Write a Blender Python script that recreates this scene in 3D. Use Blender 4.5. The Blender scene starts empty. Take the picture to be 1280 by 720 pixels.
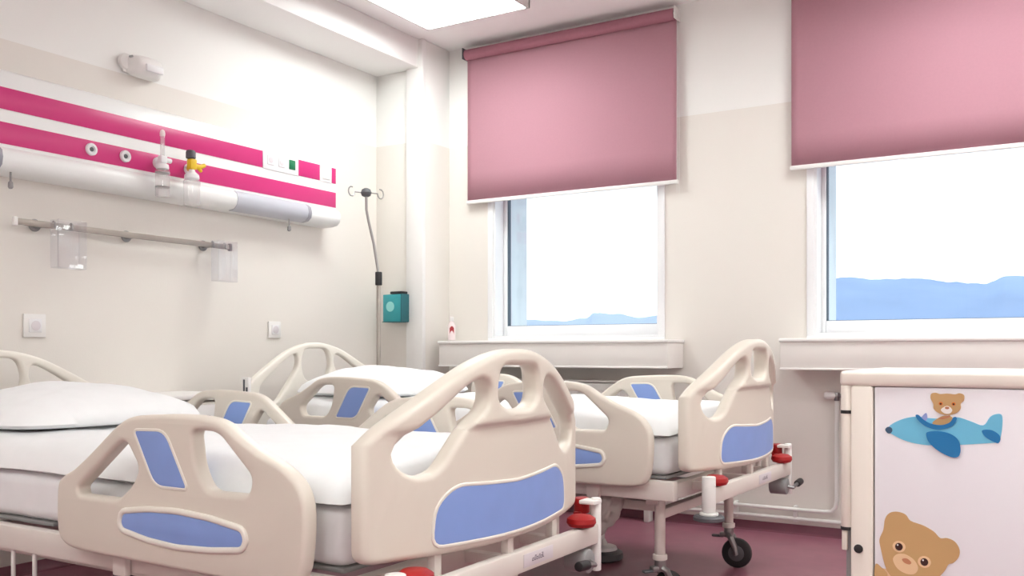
import bpy, bmesh, math, random
from math import sin, cos, pi, radians
from mathutils import Vector, Matrix, noise

random.seed(7)
SC = bpy.context.scene
COL = SC.collection

# ------------------------------------------------------------------ colours / materials
def lin(c):
    return tuple(((v/255.0)/12.92 if v/255.0 <= 0.04045 else ((v/255.0+0.055)/1.055)**2.4) for v in c)

def mat(name, rgb, rough=0.5, var=0.03, scale=6.0, metal=0.0, bump=0.0, bscale=60.0, spec=0.5, detail=2.0, coat=0.0, stretch=None):
    m = bpy.data.materials.new(name); m.use_nodes = True
    nt = m.node_tree; N = nt.nodes; L = nt.links
    b = N['Principled BSDF']
    r, g, bl = lin(rgb)
    tc = N.new('ShaderNodeTexCoord')
    src = tc.outputs['Object']
    if stretch:
        mp = N.new('ShaderNodeMapping'); mp.inputs['Scale'].default_value = stretch
        L.new(src, mp.inputs['Vector']); src = mp.outputs['Vector']
    nz = N.new('ShaderNodeTexNoise'); nz.inputs['Scale'].default_value = scale; nz.inputs['Detail'].default_value = detail
    L.new(src, nz.inputs['Vector'])
    rp = N.new('ShaderNodeValToRGB')
    lo, hi = 1-var, 1+var
    rp.color_ramp.elements[0].position = 0.3; rp.color_ramp.elements[1].position = 0.7
    rp.color_ramp.elements[0].color = (min(1, r*lo), min(1, g*lo), min(1, bl*lo), 1)
    rp.color_ramp.elements[1].color = (min(1, r*hi), min(1, g*hi), min(1, bl*hi), 1)
    L.new(nz.outputs['Fac'], rp.inputs['Fac']); L.new(rp.outputs['Color'], b.inputs['Base Color'])
    b.inputs['Roughness'].default_value = rough; b.inputs['Metallic'].default_value = metal
    b.inputs['Specular IOR Level'].default_value = spec
    if coat: b.inputs['Coat Weight'].default_value = coat
    if bump:
        n2 = N.new('ShaderNodeTexNoise'); n2.inputs['Scale'].default_value = bscale; n2.inputs['Detail'].default_value = 3
        L.new(src, n2.inputs['Vector'])
        bp = N.new('ShaderNodeBump'); bp.inputs['Strength'].default_value = bump; bp.inputs['Distance'].default_value = 0.01
        L.new(n2.outputs['Fac'], bp.inputs['Height']); L.new(bp.outputs['Normal'], b.inputs['Normal'])
    return m

def emis(name, rgb, strength):
    m = bpy.data.materials.new(name); m.use_nodes = True
    b = m.node_tree.nodes['Principled BSDF']
    b.inputs['Base Color'].default_value = (*lin(rgb), 1)
    b.inputs['Emission Color'].default_value = (*lin(rgb), 1)
    b.inputs['Emission Strength'].default_value = strength
    return m

def clear(name, rgb, gloss=0.06, rough=0.05, body=0.0):
    """thin clear sheet: mostly straight-through, a little reflection and a little body colour"""
    m = bpy.data.materials.new(name); m.use_nodes = True
    nt = m.node_tree; N = nt.nodes; L = nt.links
    for n in list(N): N.remove(n)
    out = N.new('ShaderNodeOutputMaterial'); tr = N.new('ShaderNodeBsdfTransparent'); gl = N.new('ShaderNodeBsdfGlossy')
    df = N.new('ShaderNodeBsdfDiffuse'); df.inputs['Color'].default_value = (*lin(rgb), 1)
    tr.inputs['Color'].default_value = (*lin(rgb), 1)
    gl.inputs['Roughness'].default_value = rough
    m1 = N.new('ShaderNodeMixShader'); m1.inputs[0].default_value = body
    L.new(tr.outputs[0], m1.inputs[1]); L.new(df.outputs[0], m1.inputs[2])
    fr = N.new('ShaderNodeLayerWeight'); fr.inputs['Blend'].default_value = 0.15
    mul = N.new('ShaderNodeMath'); mul.operation = 'MULTIPLY_ADD'; mul.inputs[1].default_value = 0.5; mul.inputs[2].default_value = gloss
    L.new(fr.outputs['Facing'], mul.inputs[0])
    m2 = N.new('ShaderNodeMixShader'); L.new(mul.outputs[0], m2.inputs[0])
    L.new(m1.outputs[0], m2.inputs[1]); L.new(gl.outputs[0], m2.inputs[2])
    L.new(m2.outputs[0], out.inputs['Surface'])
    return m

def wall_mat():
    """white above 2.145 m, beige washable paint below"""
    m = mat('wall_paint', (240, 237, 232), 0.6, 0.01, 3.0, bump=0.05, bscale=180)
    nt = m.node_tree; N = nt.nodes; L = nt.links; b = N['Principled BSDF']
    g = N.new('ShaderNodeNewGeometry'); sx = N.new('ShaderNodeSeparateXYZ'); L.new(g.outputs['Position'], sx.inputs[0])
    gt = N.new('ShaderNodeMath'); gt.operation = 'GREATER_THAN'; gt.inputs[1].default_value = 2.145
    L.new(sx.outputs['Z'], gt.inputs[0])
    nz = N.new('ShaderNodeTexNoise'); nz.inputs['Scale'].default_value = 2.5
    tc = N.new('ShaderNodeTexCoord'); L.new(tc.outputs['Object'], nz.inputs['Vector'])
    rp = N.new('ShaderNodeValToRGB')
    a = lin((232, 226, 219)); c = lin((235, 229, 223))
    rp.color_ramp.elements[0].color = (*a, 1); rp.color_ramp.elements[1].color = (*c, 1)
    L.new(nz.outputs['Fac'], rp.inputs['Fac'])
    mx = N.new('ShaderNodeMix'); mx.data_type = 'RGBA'
    L.new(gt.outputs[0], mx.inputs['Factor']); L.new(rp.outputs['Color'], mx.inputs['A'])
    mx.inputs['B'].default_value = (*lin((243, 241, 238)), 1)
    L.new(mx.outputs['Result'], b.inputs['Base Color'])
    return m

def blind_mat():
    m = mat('blind_fabric', (202, 153, 166), 0.85, 0.02, 90, bump=0.06, bscale=500)
    nt = m.node_tree; N = nt.nodes; L = nt.links; b = N['Principled BSDF']
    tl = N.new('ShaderNodeBsdfTranslucent'); tl.inputs['Color'].default_value = (*lin((224, 168, 180)), 1)
    mx = N.new('ShaderNodeMixShader'); mx.inputs[0].default_value = 0.30
    L.new(b.outputs[0], mx.inputs[1]); L.new(tl.outputs[0], mx.inputs[2])
    L.new(mx.outputs[0], N['Material Output'].inputs['Surface'])
    return m

M = dict(
    wall=wall_mat(),
    white_wall=mat('white_paint', (248, 246, 244), 0.6, 0.01, 3),
    ceiling=mat('ceiling_paint', (250, 247, 246), 0.7, 0.01, 2),
    floor=mat('mauve_linoleum', (144, 90, 105), 0.33, 0.10, 9, bump=0.02, bscale=40, detail=6),
    skirt=mat('mauve_skirting', (126, 76, 90), 0.4, 0.05, 9),
    upvc=mat('white_window_plastic', (244, 244, 246), 0.3, 0.01, 4),
    ledge=mat('ledge_laminate', (236, 230, 226), 0.4, 0.012, 8),
    ledgetop=mat('ledge_edge', (244, 240, 238), 0.35, 0.01, 8),
    seal=mat('black_rubber_seal', (84, 98, 112), 0.6),
    glass=clear('window_glass', (250, 253, 255), 0.02, 0.0),
    facade=mat('sky_tinted_facade', (226, 234, 238), 0.7),  # bluish light of the sky put into the reveal's colour
    cream=mat('cream_plastic', (224, 215, 203), 0.38, 0.012, 5),
    creamlight=mat('pale_cream_plastic', (238, 232, 222), 0.38, 0.012, 5),
    blue=mat('blue_laminate', (136, 163, 224), 0.45, 0.025, 14),
    metal=mat('cream_powder_coat', (226, 217, 210), 0.4, 0.015, 8),
    whitemetal=mat('white_enamel', (238, 236, 233), 0.35, 0.01, 8),
    steel=mat('brushed_steel', (170, 168, 166), 0.35, 0.04, 30, metal=0.85, stretch=(1, 12, 1)),
    railsteel=mat('dull_steel', (168, 160, 152), 0.42, 0.05, 20, metal=0.6),
    grey=mat('grey_plastic', (150, 148, 148), 0.5),
    greydark=mat('dark_grey_plastic', (88, 88, 92), 0.5),
    black=mat('black_rubber', (38, 36, 38), 0.55, 0.05, 30),
    red=mat('red_plastic', (166, 18, 20), 0.4, 0.03, 10),
    sheet=mat('white_cotton', (242, 242, 243), 0.85, 0.01, 20, bump=0.12, bscale=14),
    sheet2=mat('white_sheet', (241, 240, 242), 0.85, 0.015, 12, bump=0.15, bscale=9),
    greycloth=mat('grey_cloth', (184, 176, 170), 0.9, 0.12, 14, bump=0.4, bscale=30),
    magenta=mat('magenta_trim', (208, 48, 122), 0.35, 0.02, 5),
    unit=mat('white_aluminium', (244, 244, 243), 0.3, 0.008, 4),
    diffuser=mat('grey_lamp_diffuser', (196, 197, 206), 0.3, 0.02, 5),
    lampend=mat('grey_lamp_end', (156, 155, 166), 0.35),
    outlet=mat('white_outlet', (240, 238, 240), 0.35),
    green=mat('green_socket', (20, 120, 78), 0.4),
    yellow=mat('yellow_plastic', (236, 196, 40), 0.4),
    acrylic=clear('clear_acrylic', (253, 253, 254), 0.02, 0.05, 0.015),
    acryl2=clear('clear_jar', (250, 249, 249), 0.05, 0.05, 0.22),
    chrome=mat('dull_chrome', (150, 148, 148), 0.3, 0.03, 20, metal=0.8),
    teal=mat('teal_card', (52, 158, 166), 0.5, 0.06, 22),
    tealdark=mat('dark_teal', (40, 104, 112), 0.5),
    tealpale=mat('pale_teal_print', (150, 218, 214), 0.5),
    blind=blind_mat(),
    blindroll=mat('blind_roll', (166, 110, 124), 0.8, 0.03, 60),
    whiteplastic=mat('white_plastic', (240, 237, 235), 0.35, 0.01, 6),
    rad=mat('radiator_enamel', (238, 236, 232), 0.35, 0.01, 6),
    locker=mat('ivory_laminate', (238, 230, 220), 0.4, 0.01, 5),
    door=mat('lilac_white_laminate', (236, 232, 238), 0.4, 0.01, 5),
    wood=mat('beige_laminate', (226, 219, 208), 0.45, 0.02, 9),
    sky1=mat('sticker_sky_blue', (116, 200, 234), 0.45, 0.02, 12),
    blue2=mat('sticker_deep_blue', (26, 122, 184), 0.45, 0.02, 12),
    navy=mat('sticker_slate', (62, 92, 120), 0.45),
    lilac=mat('sticker_lilac', (150, 165, 220), 0.45),
    brown=mat('sticker_brown', (204, 165, 114), 0.45, 0.02, 12),
    tan=mat('sticker_tan', (236, 202, 160), 0.45, 0.02, 12),
    brown2=mat('sticker_rust', (196, 130, 96), 0.45),
    eye=mat('sticker_eye_brown', (58, 26, 22), 0.4),
    eyew=mat('sticker_white', (246, 242, 238), 0.4),
    eyeo=mat('sticker_orange', (220, 120, 40), 0.4),
    farhill=mat('hazy_far_hill', (170, 190, 214), 1.0, 0.06, 0.02, spec=0.0, detail=8),  # paler haze of distance put into the base colour
    hill=mat('hazy_wooded_hill', (146, 171, 208), 1.0, 0.10, 0.02, spec=0.0, detail=8),  # blue of the haze put into the base colour
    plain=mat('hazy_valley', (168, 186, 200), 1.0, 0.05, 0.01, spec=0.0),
    panel=emis('light_diffuser', (246, 253, 250), 17.6),
    panelframe=mat('light_frame', (226, 222, 220), 0.4),
    ink=mat('grey_ink', (120, 108, 124), 0.5),
    labelw=mat('label_white', (222, 214, 218), 0.5),
    bottlepink=mat('bottle_pale_pink', (240, 222, 222), 0.4),
    redprint=mat('red_print', (170, 50, 56), 0.5),
)

# ------------------------------------------------------------------ geometry helpers
def box(bm, c, s, bev=0.0, seg=2, rot=None):
    t = bmesh.new(); bmesh.ops.create_cube(t, size=1.0)
    bmesh.ops.scale(t, vec=Vector(s), verts=t.verts)
    if bev > 0: bmesh.ops.bevel(t, geom=list(t.edges), offset=min(bev, min(s)*0.49), segments=seg, profile=0.5, affect='EDGES')
    if rot is not None: bmesh.ops.transform(t, matrix=rot, verts=t.verts)
    bmesh.ops.translate(t, vec=Vector(c), verts=t.verts)
    join(bm, t); return bm

def join(bm, t):
    me = bpy.data.meshes.new('tmp'); t.to_mesh(me); t.free(); bm.from_mesh(me); bpy.data.meshes.remove(me)

def frame_of(d):
    d = d.normalized(); a = Vector((0, 0, 1)) if abs(d.z) < 0.95 else Vector((1, 0, 0))
    u = d.cross(a).normalized(); v = d.cross(u).normalized(); return u, v

def tube(bm, pts, r, seg=10, cap=True):
    pts = [Vector(p) for p in pts]; n = len(pts)
    rs = r if isinstance(r, (list, tuple)) else [r]*n
    rings = []; u = v = None
    for i, p in enumerate(pts):
        d = (pts[min(i+1, n-1)] - pts[max(i-1, 0)])
        if u is None: u, v = frame_of(d)
        else:
            d.normalize(); u = (u - d*u.dot(d)).normalized(); v = d.cross(u)
        rings.append([bm.verts.new(p + (u*cos(2*pi*k/seg) + v*sin(2*pi*k/seg))*rs[i]) for k in range(seg)])
    for a, b in zip(rings, rings[1:]):
        for k in range(seg): bm.faces.new((a[k], a[(k+1) % seg], b[(k+1) % seg], b[k]))
    if cap: bm.faces.new(rings[0][::-1]); bm.faces.new(rings[-1])
    return bm

def cyl(bm, p0, p1, r, seg=20, bev=0.0):
    p0, p1 = Vector(p0), Vector(p1); d = (p1-p0); L = d.length; e = d/L
    if bev: return tube(bm, [p0, p0+e*bev*0.3, p0+e*bev, p1-e*bev, p1-e*bev*0.3, p1], [r-bev, r-bev*0.3, r, r, r-bev*0.3, r-bev], seg)
    return tube(bm, [p0, p1], r, seg)

def lathe(bm, prof, origin, axis=(0, 0, 1), seg=24):
    o = Vector(origin); ax = Vector(axis).normalized()
    u, v = frame_of(ax); rings = []
    for h, r in prof:
        r = max(r, 0.0004)
        rings.append([bm.verts.new(o + ax*h + (u*cos(2*pi*k/seg) + v*sin(2*pi*k/seg))*r) for k in range(seg)])
    for a, b in zip(rings, rings[1:]):
        for k in range(seg): bm.faces.new((a[k], a[(k+1) % seg], b[(k+1) % seg], b[k]))
    bm.faces.new(rings[0][::-1]); bm.faces.new(rings[-1])
    return bm

def tri_fix(bm): bmesh.ops.recalc_face_normals(bm, faces=bm.faces)

def props(o, label=None, cat=None, group=None, kind=None):
    if label: o['label'] = label
    if cat: o['category'] = cat
    if group: o['group'] = group
    if kind: o['kind'] = kind
    return o

def obj(name, bm, material, parent=None, smooth=True, angle=35, kind=None, label=None):
    if isinstance(bm, bmesh.types.BMesh):
        tri_fix(bm); me = bpy.data.meshes.new(name); bm.to_mesh(me); bm.free()
    else: me = bm
    me.materials.clear()
    for m in (material if isinstance(material, (list, tuple)) else [material]): me.materials.append(m)
    if smooth:
        me.polygons.foreach_set('use_smooth', [True]*len(me.polygons))
        me.set_sharp_from_angle(angle=radians(angle))
    o = bpy.data.objects.new(name, me); COL.objects.link(o)
    if parent: o.parent = parent
    return props(o, label=label, kind=kind)

def thing(name, label, cat, loc=(0, 0, 0), rz=0.0, group=None, kind=None):
    o = bpy.data.objects.new(name, None); o.empty_display_size = 0.1; COL.objects.link(o)
    o.location = loc; o.rotation_euler = (0, 0, rz)
    return props(o, label, cat, group, kind)

def cr(pts, n=5):
    """closed Catmull-Rom through pts"""
    out = []; N = len(pts); P = [Vector((p[0], p[1])) for p in pts]
    for i in range(N):
        a, b, c, d = P[i-1], P[i], P[(i+1) % N], P[(i+2) % N]
        for k in range(n):
            t = k/n
            q = 0.5*((2*b) + (c-a)*t + (2*a-5*b+4*c-d)*t*t + (3*b-a-3*c+d)*t**3)
            out.append((q.x, q.y))
    return out

def rnd(pts, r, n=4):
    """polygon with corners rounded at radius r (may be per-corner list)"""
    out = []; N = len(pts)
    for i in range(N):
        p = Vector(pts[i]); a = Vector(pts[i-1]); b = Vector(pts[(i+1) % N])
        rr = r[i] if isinstance(r, (list, tuple)) else r
        da = (a-p); db = (b-p); la, lb = da.length, db.length
        k = min(rr, la*0.45, lb*0.45)
        s, e = p+da/la*k, p+db/lb*k
        for j in range(n+1):
            t = j/n; q = s*(1-t)**2 + p*2*t*(1-t) + e*t*t; out.append((q.x, q.y))
    return out

def slab(outline, holes, thick, bev, cuts_u=(), cuts_v=(), res=3):
    """rounded-edge plate in (u,v) with holes -> bmesh, thickness along w, centred"""
    cu = bpy.data.curves.new('t', 'CURVE'); cu.dimensions = '2D'; cu.fill_mode = 'BOTH'
    cu.extrude = thick/2 - bev; cu.bevel_depth = bev; cu.bevel_resolution = res; cu.offset = -bev
    for poly in [outline]+list(holes):
        sp = cu.splines.new('POLY'); sp.points.add(len(poly)-1)
        for p, q in zip(sp.points, poly): p.co = (q[0], q[1], 0, 1)
        sp.use_cyclic_u = True
    o = bpy.data.objects.new('t', cu); COL.objects.link(o)
    dg = bpy.context.evaluated_depsgraph_get(); me = bpy.data.meshes.new_from_object(o.evaluated_get(dg))
    bpy.data.objects.remove(o); bpy.data.curves.remove(cu)
    bm = bmesh.new(); bm.from_mesh(me); bpy.data.meshes.remove(me)
    bmesh.ops.remove_doubles(bm, verts=bm.verts, dist=1e-5)
    for u in cuts_u: bmesh.ops.bisect_plane(bm, geom=bm.verts[:]+bm.edges[:]+bm.faces[:], plane_co=(u, 0, 0), plane_no=(1, 0, 0))
    for v in cuts_v: bmesh.ops.bisect_plane(bm, geom=bm.verts[:]+bm.edges[:]+bm.faces[:], plane_co=(0, v, 0), plane_no=(0, 1, 0))
    return bm

def warp(bm, f):
    for v in bm.verts: v.co = Vector(f(v.co.x, v.co.y, v.co.z))
    return bm

def arange(a, b, s):
    out = []; x = a
    while x < b: out.append(x); x += s
    return out

def prism(bm, prof, axis, a0, a1):
    """profile of (p,q) extruded along 'x' or 'y' from a0 to a1"""
    def P(a, p, q): return (a, p, q) if axis == 'x' else (p, a, q)
    A = [bm.verts.new(P(a0, *p)) for p in prof]; B = [bm.verts.new(P(a1, *p)) for p in prof]
    n = len(prof)
    for i in range(n): bm.faces.new((A[i], A[(i+1) % n], B[(i+1) % n], B[i]))
    bm.faces.new(A[::-1]); bm.faces.new(B)
    return bm

# ------------------------------------------------------------------ room constants (camera stands at x=0, y=0)
XW, YW, XR, YN, ZC = -3.66, 4.70, 2.30, -1.60, 2.74
YO = 5.02                                   # outer face of the window wall
W1 = (-2.98, -1.93); W2 = (-1.115, -0.065); WZ = (0.98, 2.42)

def struct(name, bm, m, parent=None, **k):
    o = obj(name, bm, m, parent, **k)
    if parent is None: o['kind'] = 'structure'
    return o

# floor, ceiling, walls
b = box(bmesh.new(), ((XW+XR)/2, (YN+YO)/2, -0.05), (XR-XW+0.4, YO-YN+0.4, 0.10)); struct('floor', b, M['floor'])
b = box(bmesh.new(), ((XW+XR)/2, (YN+YO)/2, ZC+0.05), (XR-XW+0.4, YO-YN+0.4, 0.10)); struct('ceiling', b, M['ceiling'])
b = box(bmesh.new(), (XW-0.1, (YN+YO)/2, ZC/2), (0.2, YO-YN, ZC)); struct('wall_left', b, M['wall'])
b = box(bmesh.new(), (XR+0.1, (YN+YO)/2, ZC/2), (0.2, YO-YN, ZC)); struct('wall_right', b, M['wall'])
b = box(bmesh.new(), ((XW+XR)/2, YN-0.1, ZC/2), (XR-XW, 0.2, ZC)); struct('wall_near', b, M['wall'])
b = bmesh.new()
ym, dy = (YW+YO)/2, YO-YW
for x0, x1, z0, z1 in ((XW, W1[0], 0, ZC), (W1[1], W2[0], 0, ZC), (W2[1], XR, 0, ZC),
                       (W1[0], W1[1], 0, WZ[0]), (W1[0], W1[1], WZ[1], ZC), (W2[0], W2[1], 0, WZ[0]), (W2[0], W2[1], WZ[1], ZC)):
    box(b, ((x0+x1)/2, ym, (z0+z1)/2), (x1-x0, dy, z1-z0))
struct('wall_far', b, M['wall'])
# ceiling beam over the beds, corner pilaster, white corner casing
BX = -3.325
b = box(bmesh.new(), ((XW+BX)/2, (YN+4.44)/2, (2.572+ZC)/2), (BX-XW, 4.44-YN, ZC-2.572), 0.006); struct('trim_1', b, M['white_wall'])
b = box(bmesh.new(), ((XW-3.30)/2, (4.44+YW)/2, ZC/2), (-3.30-XW, YW-4.44, ZC), 0.004); struct('trim_2', b, M['wall'])
b = box(bmesh.new(), ((-3.417-3.293)/2, 4.433, ZC/2), (0.124, 0.03, ZC-0.002), 0.006); struct('trim_3', b, M['whiteplastic'])
# coved skirting
def cove(name, axis, a0, a1, base, sgn):
    prof = [(base, 0.0), (base+sgn*0.03, 0.0), (base+sgn*0.012, 0.006), (base+sgn*0.004, 0.018), (base+sgn*0.003, 0.045), (base, 0.045)]
    struct(name, prism(bmesh.new(), prof, axis, a0, a1), M['skirt'])
cove('baseboard_far', 'x', -3.30, XR, YW, -1)
cove('baseboard_left', 'y', YN, 4.44, XW, 1)

# windows
def window(name, wx, sill_x):
    t = thing(name, None, None, ((wx[0]+wx[1])/2, YW, WZ[0]), kind='structure')
    hw = (wx[1]-wx[0])/2; H = WZ[1]-WZ[0]; yf = 0.09
    b = bmesh.new(); fw = 0.034
    # casing on the wall
    for x0, x1, z0, z1 in ((-hw-0.035, -hw, 0.0, H), (hw, hw+0.035, 0.0, H), (-hw-0.035, hw+0.035, -0.025, 0.0), (-hw-0.035, hw+0.035, H, H+0.035)):
        box(b, ((x0+x1)/2, -0.006, (z0+z1)/2), (x1-x0, 0.012, z1-z0), 0.003)
    # reveal lining
    for x0, x1, z0, z1 in ((-hw, -hw+0.012, 0, H), (hw-0.012, hw, 0, H), (-hw+0.012, hw-0.012, 0, 0.014), (-hw+0.012, hw-0.012, H-0.012, H)):
        box(b, ((x0+x1)/2, yf/2, (z0+z1)/2), (x1-x0, yf, z1-z0))
    obj('reveal_lining', b, M['upvc'], t)
    b = bmesh.new()
    for x0, x1, z0, z1 in ((-hw, -hw+fw, 0, H), (hw-fw, hw, 0, H), (-hw+fw, hw-fw, 0, 0.075), (-hw+fw, hw-fw, H-fw, H)):
        box(b, ((x0+x1)/2, yf+0.035, (z0+z1)/2), (x1-x0, 0.06, z1-z0), 0.006)
    obj('window_frame', b, M['upvc'], t)
    b = bmesh.new(); s = 0.005
    for x0, x1, z0, z1 in ((-hw+fw, -hw+fw+s, 0.075, H-fw), (hw-fw-s, hw-fw, 0.075, H-fw), (-hw+fw, hw-fw, 0.075, 0.075+s*0.5), (-hw+fw, hw-fw, H-fw-s, H-fw)):
        box(b, ((x0+x1)/2, yf+0.03, (z0+z1)/2), (x1-x0, 0.03, z1-z0))
    obj('glazing_seal', b, M['seal'], t)
    b = box(bmesh.new(), (0, yf+0.035, (0.075+H-fw)/2), (2*(hw-fw), 0.006, H-fw-0.075)); obj('window_pane', b, M['glass'], t)
    # outside reveal
    b = bmesh.new(); ye0, ye1 = yf+0.068, YO-YW+0.02
    for x0, x1, z0, z1 in ((-hw, -hw+0.03, 0, H), (hw-0.03, hw, 0, H), (-hw+0.03, hw-0.03, H-0.03, H), (-hw+0.03, hw-0.03, 0.0, 0.05)):
        box(b, ((x0+x1)/2, (ye0+ye1)/2, (z0+z1)/2), (x1-x0, ye1-ye0, z1-z0))
    obj('outer_reveal', b, M['facade'], t)
    # deep boxed window ledge
    cx = (wx[0]+wx[1])/2; x0, x1 = sill_x[0]-cx, sill_x[1]-cx
    b = box(bmesh.new(), ((x0+x1)/2, -0.112, -0.097), (x1-x0, 0.222, 0.135), 0.006); led = obj('window_sill', b, M['ledge'], t)
    b = box(bmesh.new(), ((x0+x1)/2, -0.116, -0.024), (x1-x0+0.012, 0.232, 0.018), 0.006); obj('sill_top', b, M['ledgetop'], led)
    b = box(bmesh.new(), ((x0+x1)/2, -0.224, -0.160), (x1-x0, 0.010, 0.010), 0.002); obj('sill_edge', b, M['ledgetop'], led)
    return t
window('window_1', W1, (-3.22, -1.79))
window('window_2', W2, (-1.222, 0.25))

# outside: valley floor and hills
b = box(bmesh.new(), (-100, 900, -14), (5000, 1780, 2)); struct('valley_ground', b, M['plain'])
def ridge(name, pts, dist, back, m='hill'):
    """wooded ridge: crest heights over bearing, front and back slopes with bumps"""
    b = bmesh.new(); rows = []
    n = 420
    for i in range(n):
        s = i/(n-1)*(len(pts)-1); k = min(int(s), len(pts)-2); t = s-k
        t = t*t*(3-2*t)
        ang = pts[k][0]+(pts[k+1][0]-pts[k][0])*(s-k); hh = pts[k][1]+(pts[k+1][1]-pts[k][1])*t
        hh += 1.0*noise.noise(Vector((s*1.6, 0, 3)))+0.35*noise.noise(Vector((s*5, 2, 3)))
        row = []
        for d, f in ((dist-160, -0.25), (dist-110, 0.35), (dist-50, 0.78), (dist, 1.0), (dist+60, 0.7), (dist+back, -0.3)):
            zz = -13+(hh+13)*max(f, 0) if f > 0 else -16
            row.append(b.verts.new((sin(ang)*d, cos(ang)*d, zz + (0.5*noise.noise(Vector((s*1.5, d*0.05, 0))) if 0 < f < 1 else 0))))
        rows.append(row)
    for a, c in zip(rows, rows[1:]):
        for k in range(5): b.faces.new((a[k], c[k], c[k+1], a[k+1]))
    return struct(name, b, M[m], angle=179)
R2 = radians
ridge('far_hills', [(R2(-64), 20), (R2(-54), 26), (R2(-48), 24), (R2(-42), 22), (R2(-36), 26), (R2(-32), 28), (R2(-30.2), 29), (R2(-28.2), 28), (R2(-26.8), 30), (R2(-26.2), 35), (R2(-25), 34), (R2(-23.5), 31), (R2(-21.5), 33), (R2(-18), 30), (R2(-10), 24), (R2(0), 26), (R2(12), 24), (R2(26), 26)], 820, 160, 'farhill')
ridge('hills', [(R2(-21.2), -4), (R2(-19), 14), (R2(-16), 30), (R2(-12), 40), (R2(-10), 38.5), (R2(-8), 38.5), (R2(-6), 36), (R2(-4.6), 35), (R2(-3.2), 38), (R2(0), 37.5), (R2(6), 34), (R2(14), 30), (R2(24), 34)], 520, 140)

# ------------------------------------------------------------------ hospital beds
# half-width .475; outlines are (lateral s, height z) for the boards and (u along, height z) for the side guards
BL, BW = 2.11, 0.475
HALF = [(-0.475, 0.455), (-0.475, 0.60), (-0.475, 0.705), (-0.425, 0.745), (-0.345, 0.790), (-0.262, 0.835), (-0.175, 0.875), (-0.085, 0.900)]
BOARD = HALF + [(0.0, 0.908)] + [(-s, z) for s, z in HALF[::-1]]
def board_outline():
    top = [p for p in BOARD if p[1] >= 0.70]
    # smooth the arch only
    out = []; P = [Vector(p) for p in top]
    for i in range(len(P)-1):
        a = P[max(i-1, 0)]; p = P[i]; c = P[i+1]; d = P[min(i+2, len(P)-1)]
        for k in range(4):
            t = k/4; q = 0.5*((2*p)+(c-a)*t+(2*a-5*p+4*c-d)*t*t+(3*p-a-3*c+d)*t**3); out.append((q.x, q.y))
    out.append(tuple(P[-1]))
    low = rnd([(0.475, 0.70), (0.475, 0.455), (0.0, 0.442), (-0.475, 0.455), (-0.475, 0.70)], [0, 0.03, 0.3, 0.03, 0], 4)
    return out + low[5:-5]
TRI = [(-0.398, 0.700), (-0.300, 0.762), (-0.205, 0.822), (-0.150, 0.838), (-0.125, 0.815), (-0.135, 0.772), (-0.200, 0.725), (-0.248, 0.675), (-0.285, 0.640), (-0.340, 0.630), (-0.392, 0.655)]
MID = [(-0.085, 0.868), (0.085, 0.868), (0.098, 0.785), (0.050, 0.760), (-0.050, 0.760), (-0.098, 0.785)]
FB_BLUE = rnd([(-0.305, 0.474), (-0.295, 0.560), (-0.235, 0.598), (-0.12, 0.590), (0, 0.584), (0.12, 0.590), (0.235, 0.598), (0.295, 0.560), (0.305, 0.474), (0.0, 0.464)], [0.03, 0.05, 0.05, 0.03, 0.03, 0.03, 0.05, 0.05, 0.03, 0.2], 4)
BOW = 0.085
def bow(s): return BOW*(1-min(1, abs(s)/BW)**2)

def foot_shape(holes, outline, thick, off, bev, step):
    cu = arange(-0.45, 0.46, 0.05)
    bm = slab(outline, holes, thick, bev, cu, (0.722, 0.736) if step else ())
    def f(u, v, w):
        k = 0.0
        if step and w > 0:
            t = min(1, max(0, (v-0.722)/0.014)); e = min(1, max(0, (0.44-abs(u))/0.06))
            k = 0.012*t*e
        return (off + w + bow(u) + k, u, v)
    return warp(bm, f)

GO = [(0.0, 0.55), (0.0, 0.455), (0.022, 0.418), (0.085, 0.403), (0.25, 0.400), (0.45, 0.398), (0.66, 0.396), (0.80, 0.402), (0.842, 0.430), (0.856, 0.50), (0.856, 0.575),
      (0.835, 0.622), (0.79, 0.655), (0.72, 0.682), (0.66, 0.712), (0.608, 0.742), (0.55, 0.754), (0.46, 0.756), (0.37, 0.752), (0.305, 0.747), (0.258, 0.733), (0.205, 0.700), (0.13, 0.646), (0.066, 0.605), (0.018, 0.582)]
GL = rnd([(0.268, 0.694), (0.322, 0.625), (0.300, 0.585), (0.245, 0.543), (0.092, 0.543), (0.088, 0.560)], [0.03, 0.03, 0.03, 0.02, 0.012, 0.012], 5)
GR = rnd([(0.508, 0.722), (0.590, 0.722), (0.700, 0.628), (0.690, 0.588), (0.555, 0.586), (0.520, 0.640)], [0.02, 0.03, 0.035, 0.02, 0.03, 0.06], 5)
GB = rnd([(0.310, 0.713), (0.418, 0.716), (0.495, 0.588), (0.385, 0.588)], [0.012, 0.03, 0.012, 0.03], 5)
GW = rnd([(0.262, 0.490), (0.268, 0.512), (0.36, 0.524), (0.46, 0.528), (0.57, 0.522), (0.672, 0.508), (0.680, 0.490), (0.670, 0.474), (0.57, 0.463), (0.46, 0.458), (0.36, 0.464), (0.27, 0.478)], 0.018, 3)
def grow(poly, d):
    cx = sum(p[0] for p in poly)/len(poly); cy = sum(p[1] for p in poly)/len(poly)
    out = []
    for i, p in enumerate(poly):
        a = Vector(poly[i-1]); c = Vector(poly[(i+1) % len(poly)]); t = (c-a)
        if t.length < 1e-6: t = Vector((1, 0))
        n = Vector((t.y, -t.x)).normalized()
        if n.dot(Vector(p)-Vector((cx, cy))) < 0: n = -n
        out.append((p[0]+n.x*d, p[1]+n.y*d))
    return out

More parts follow.
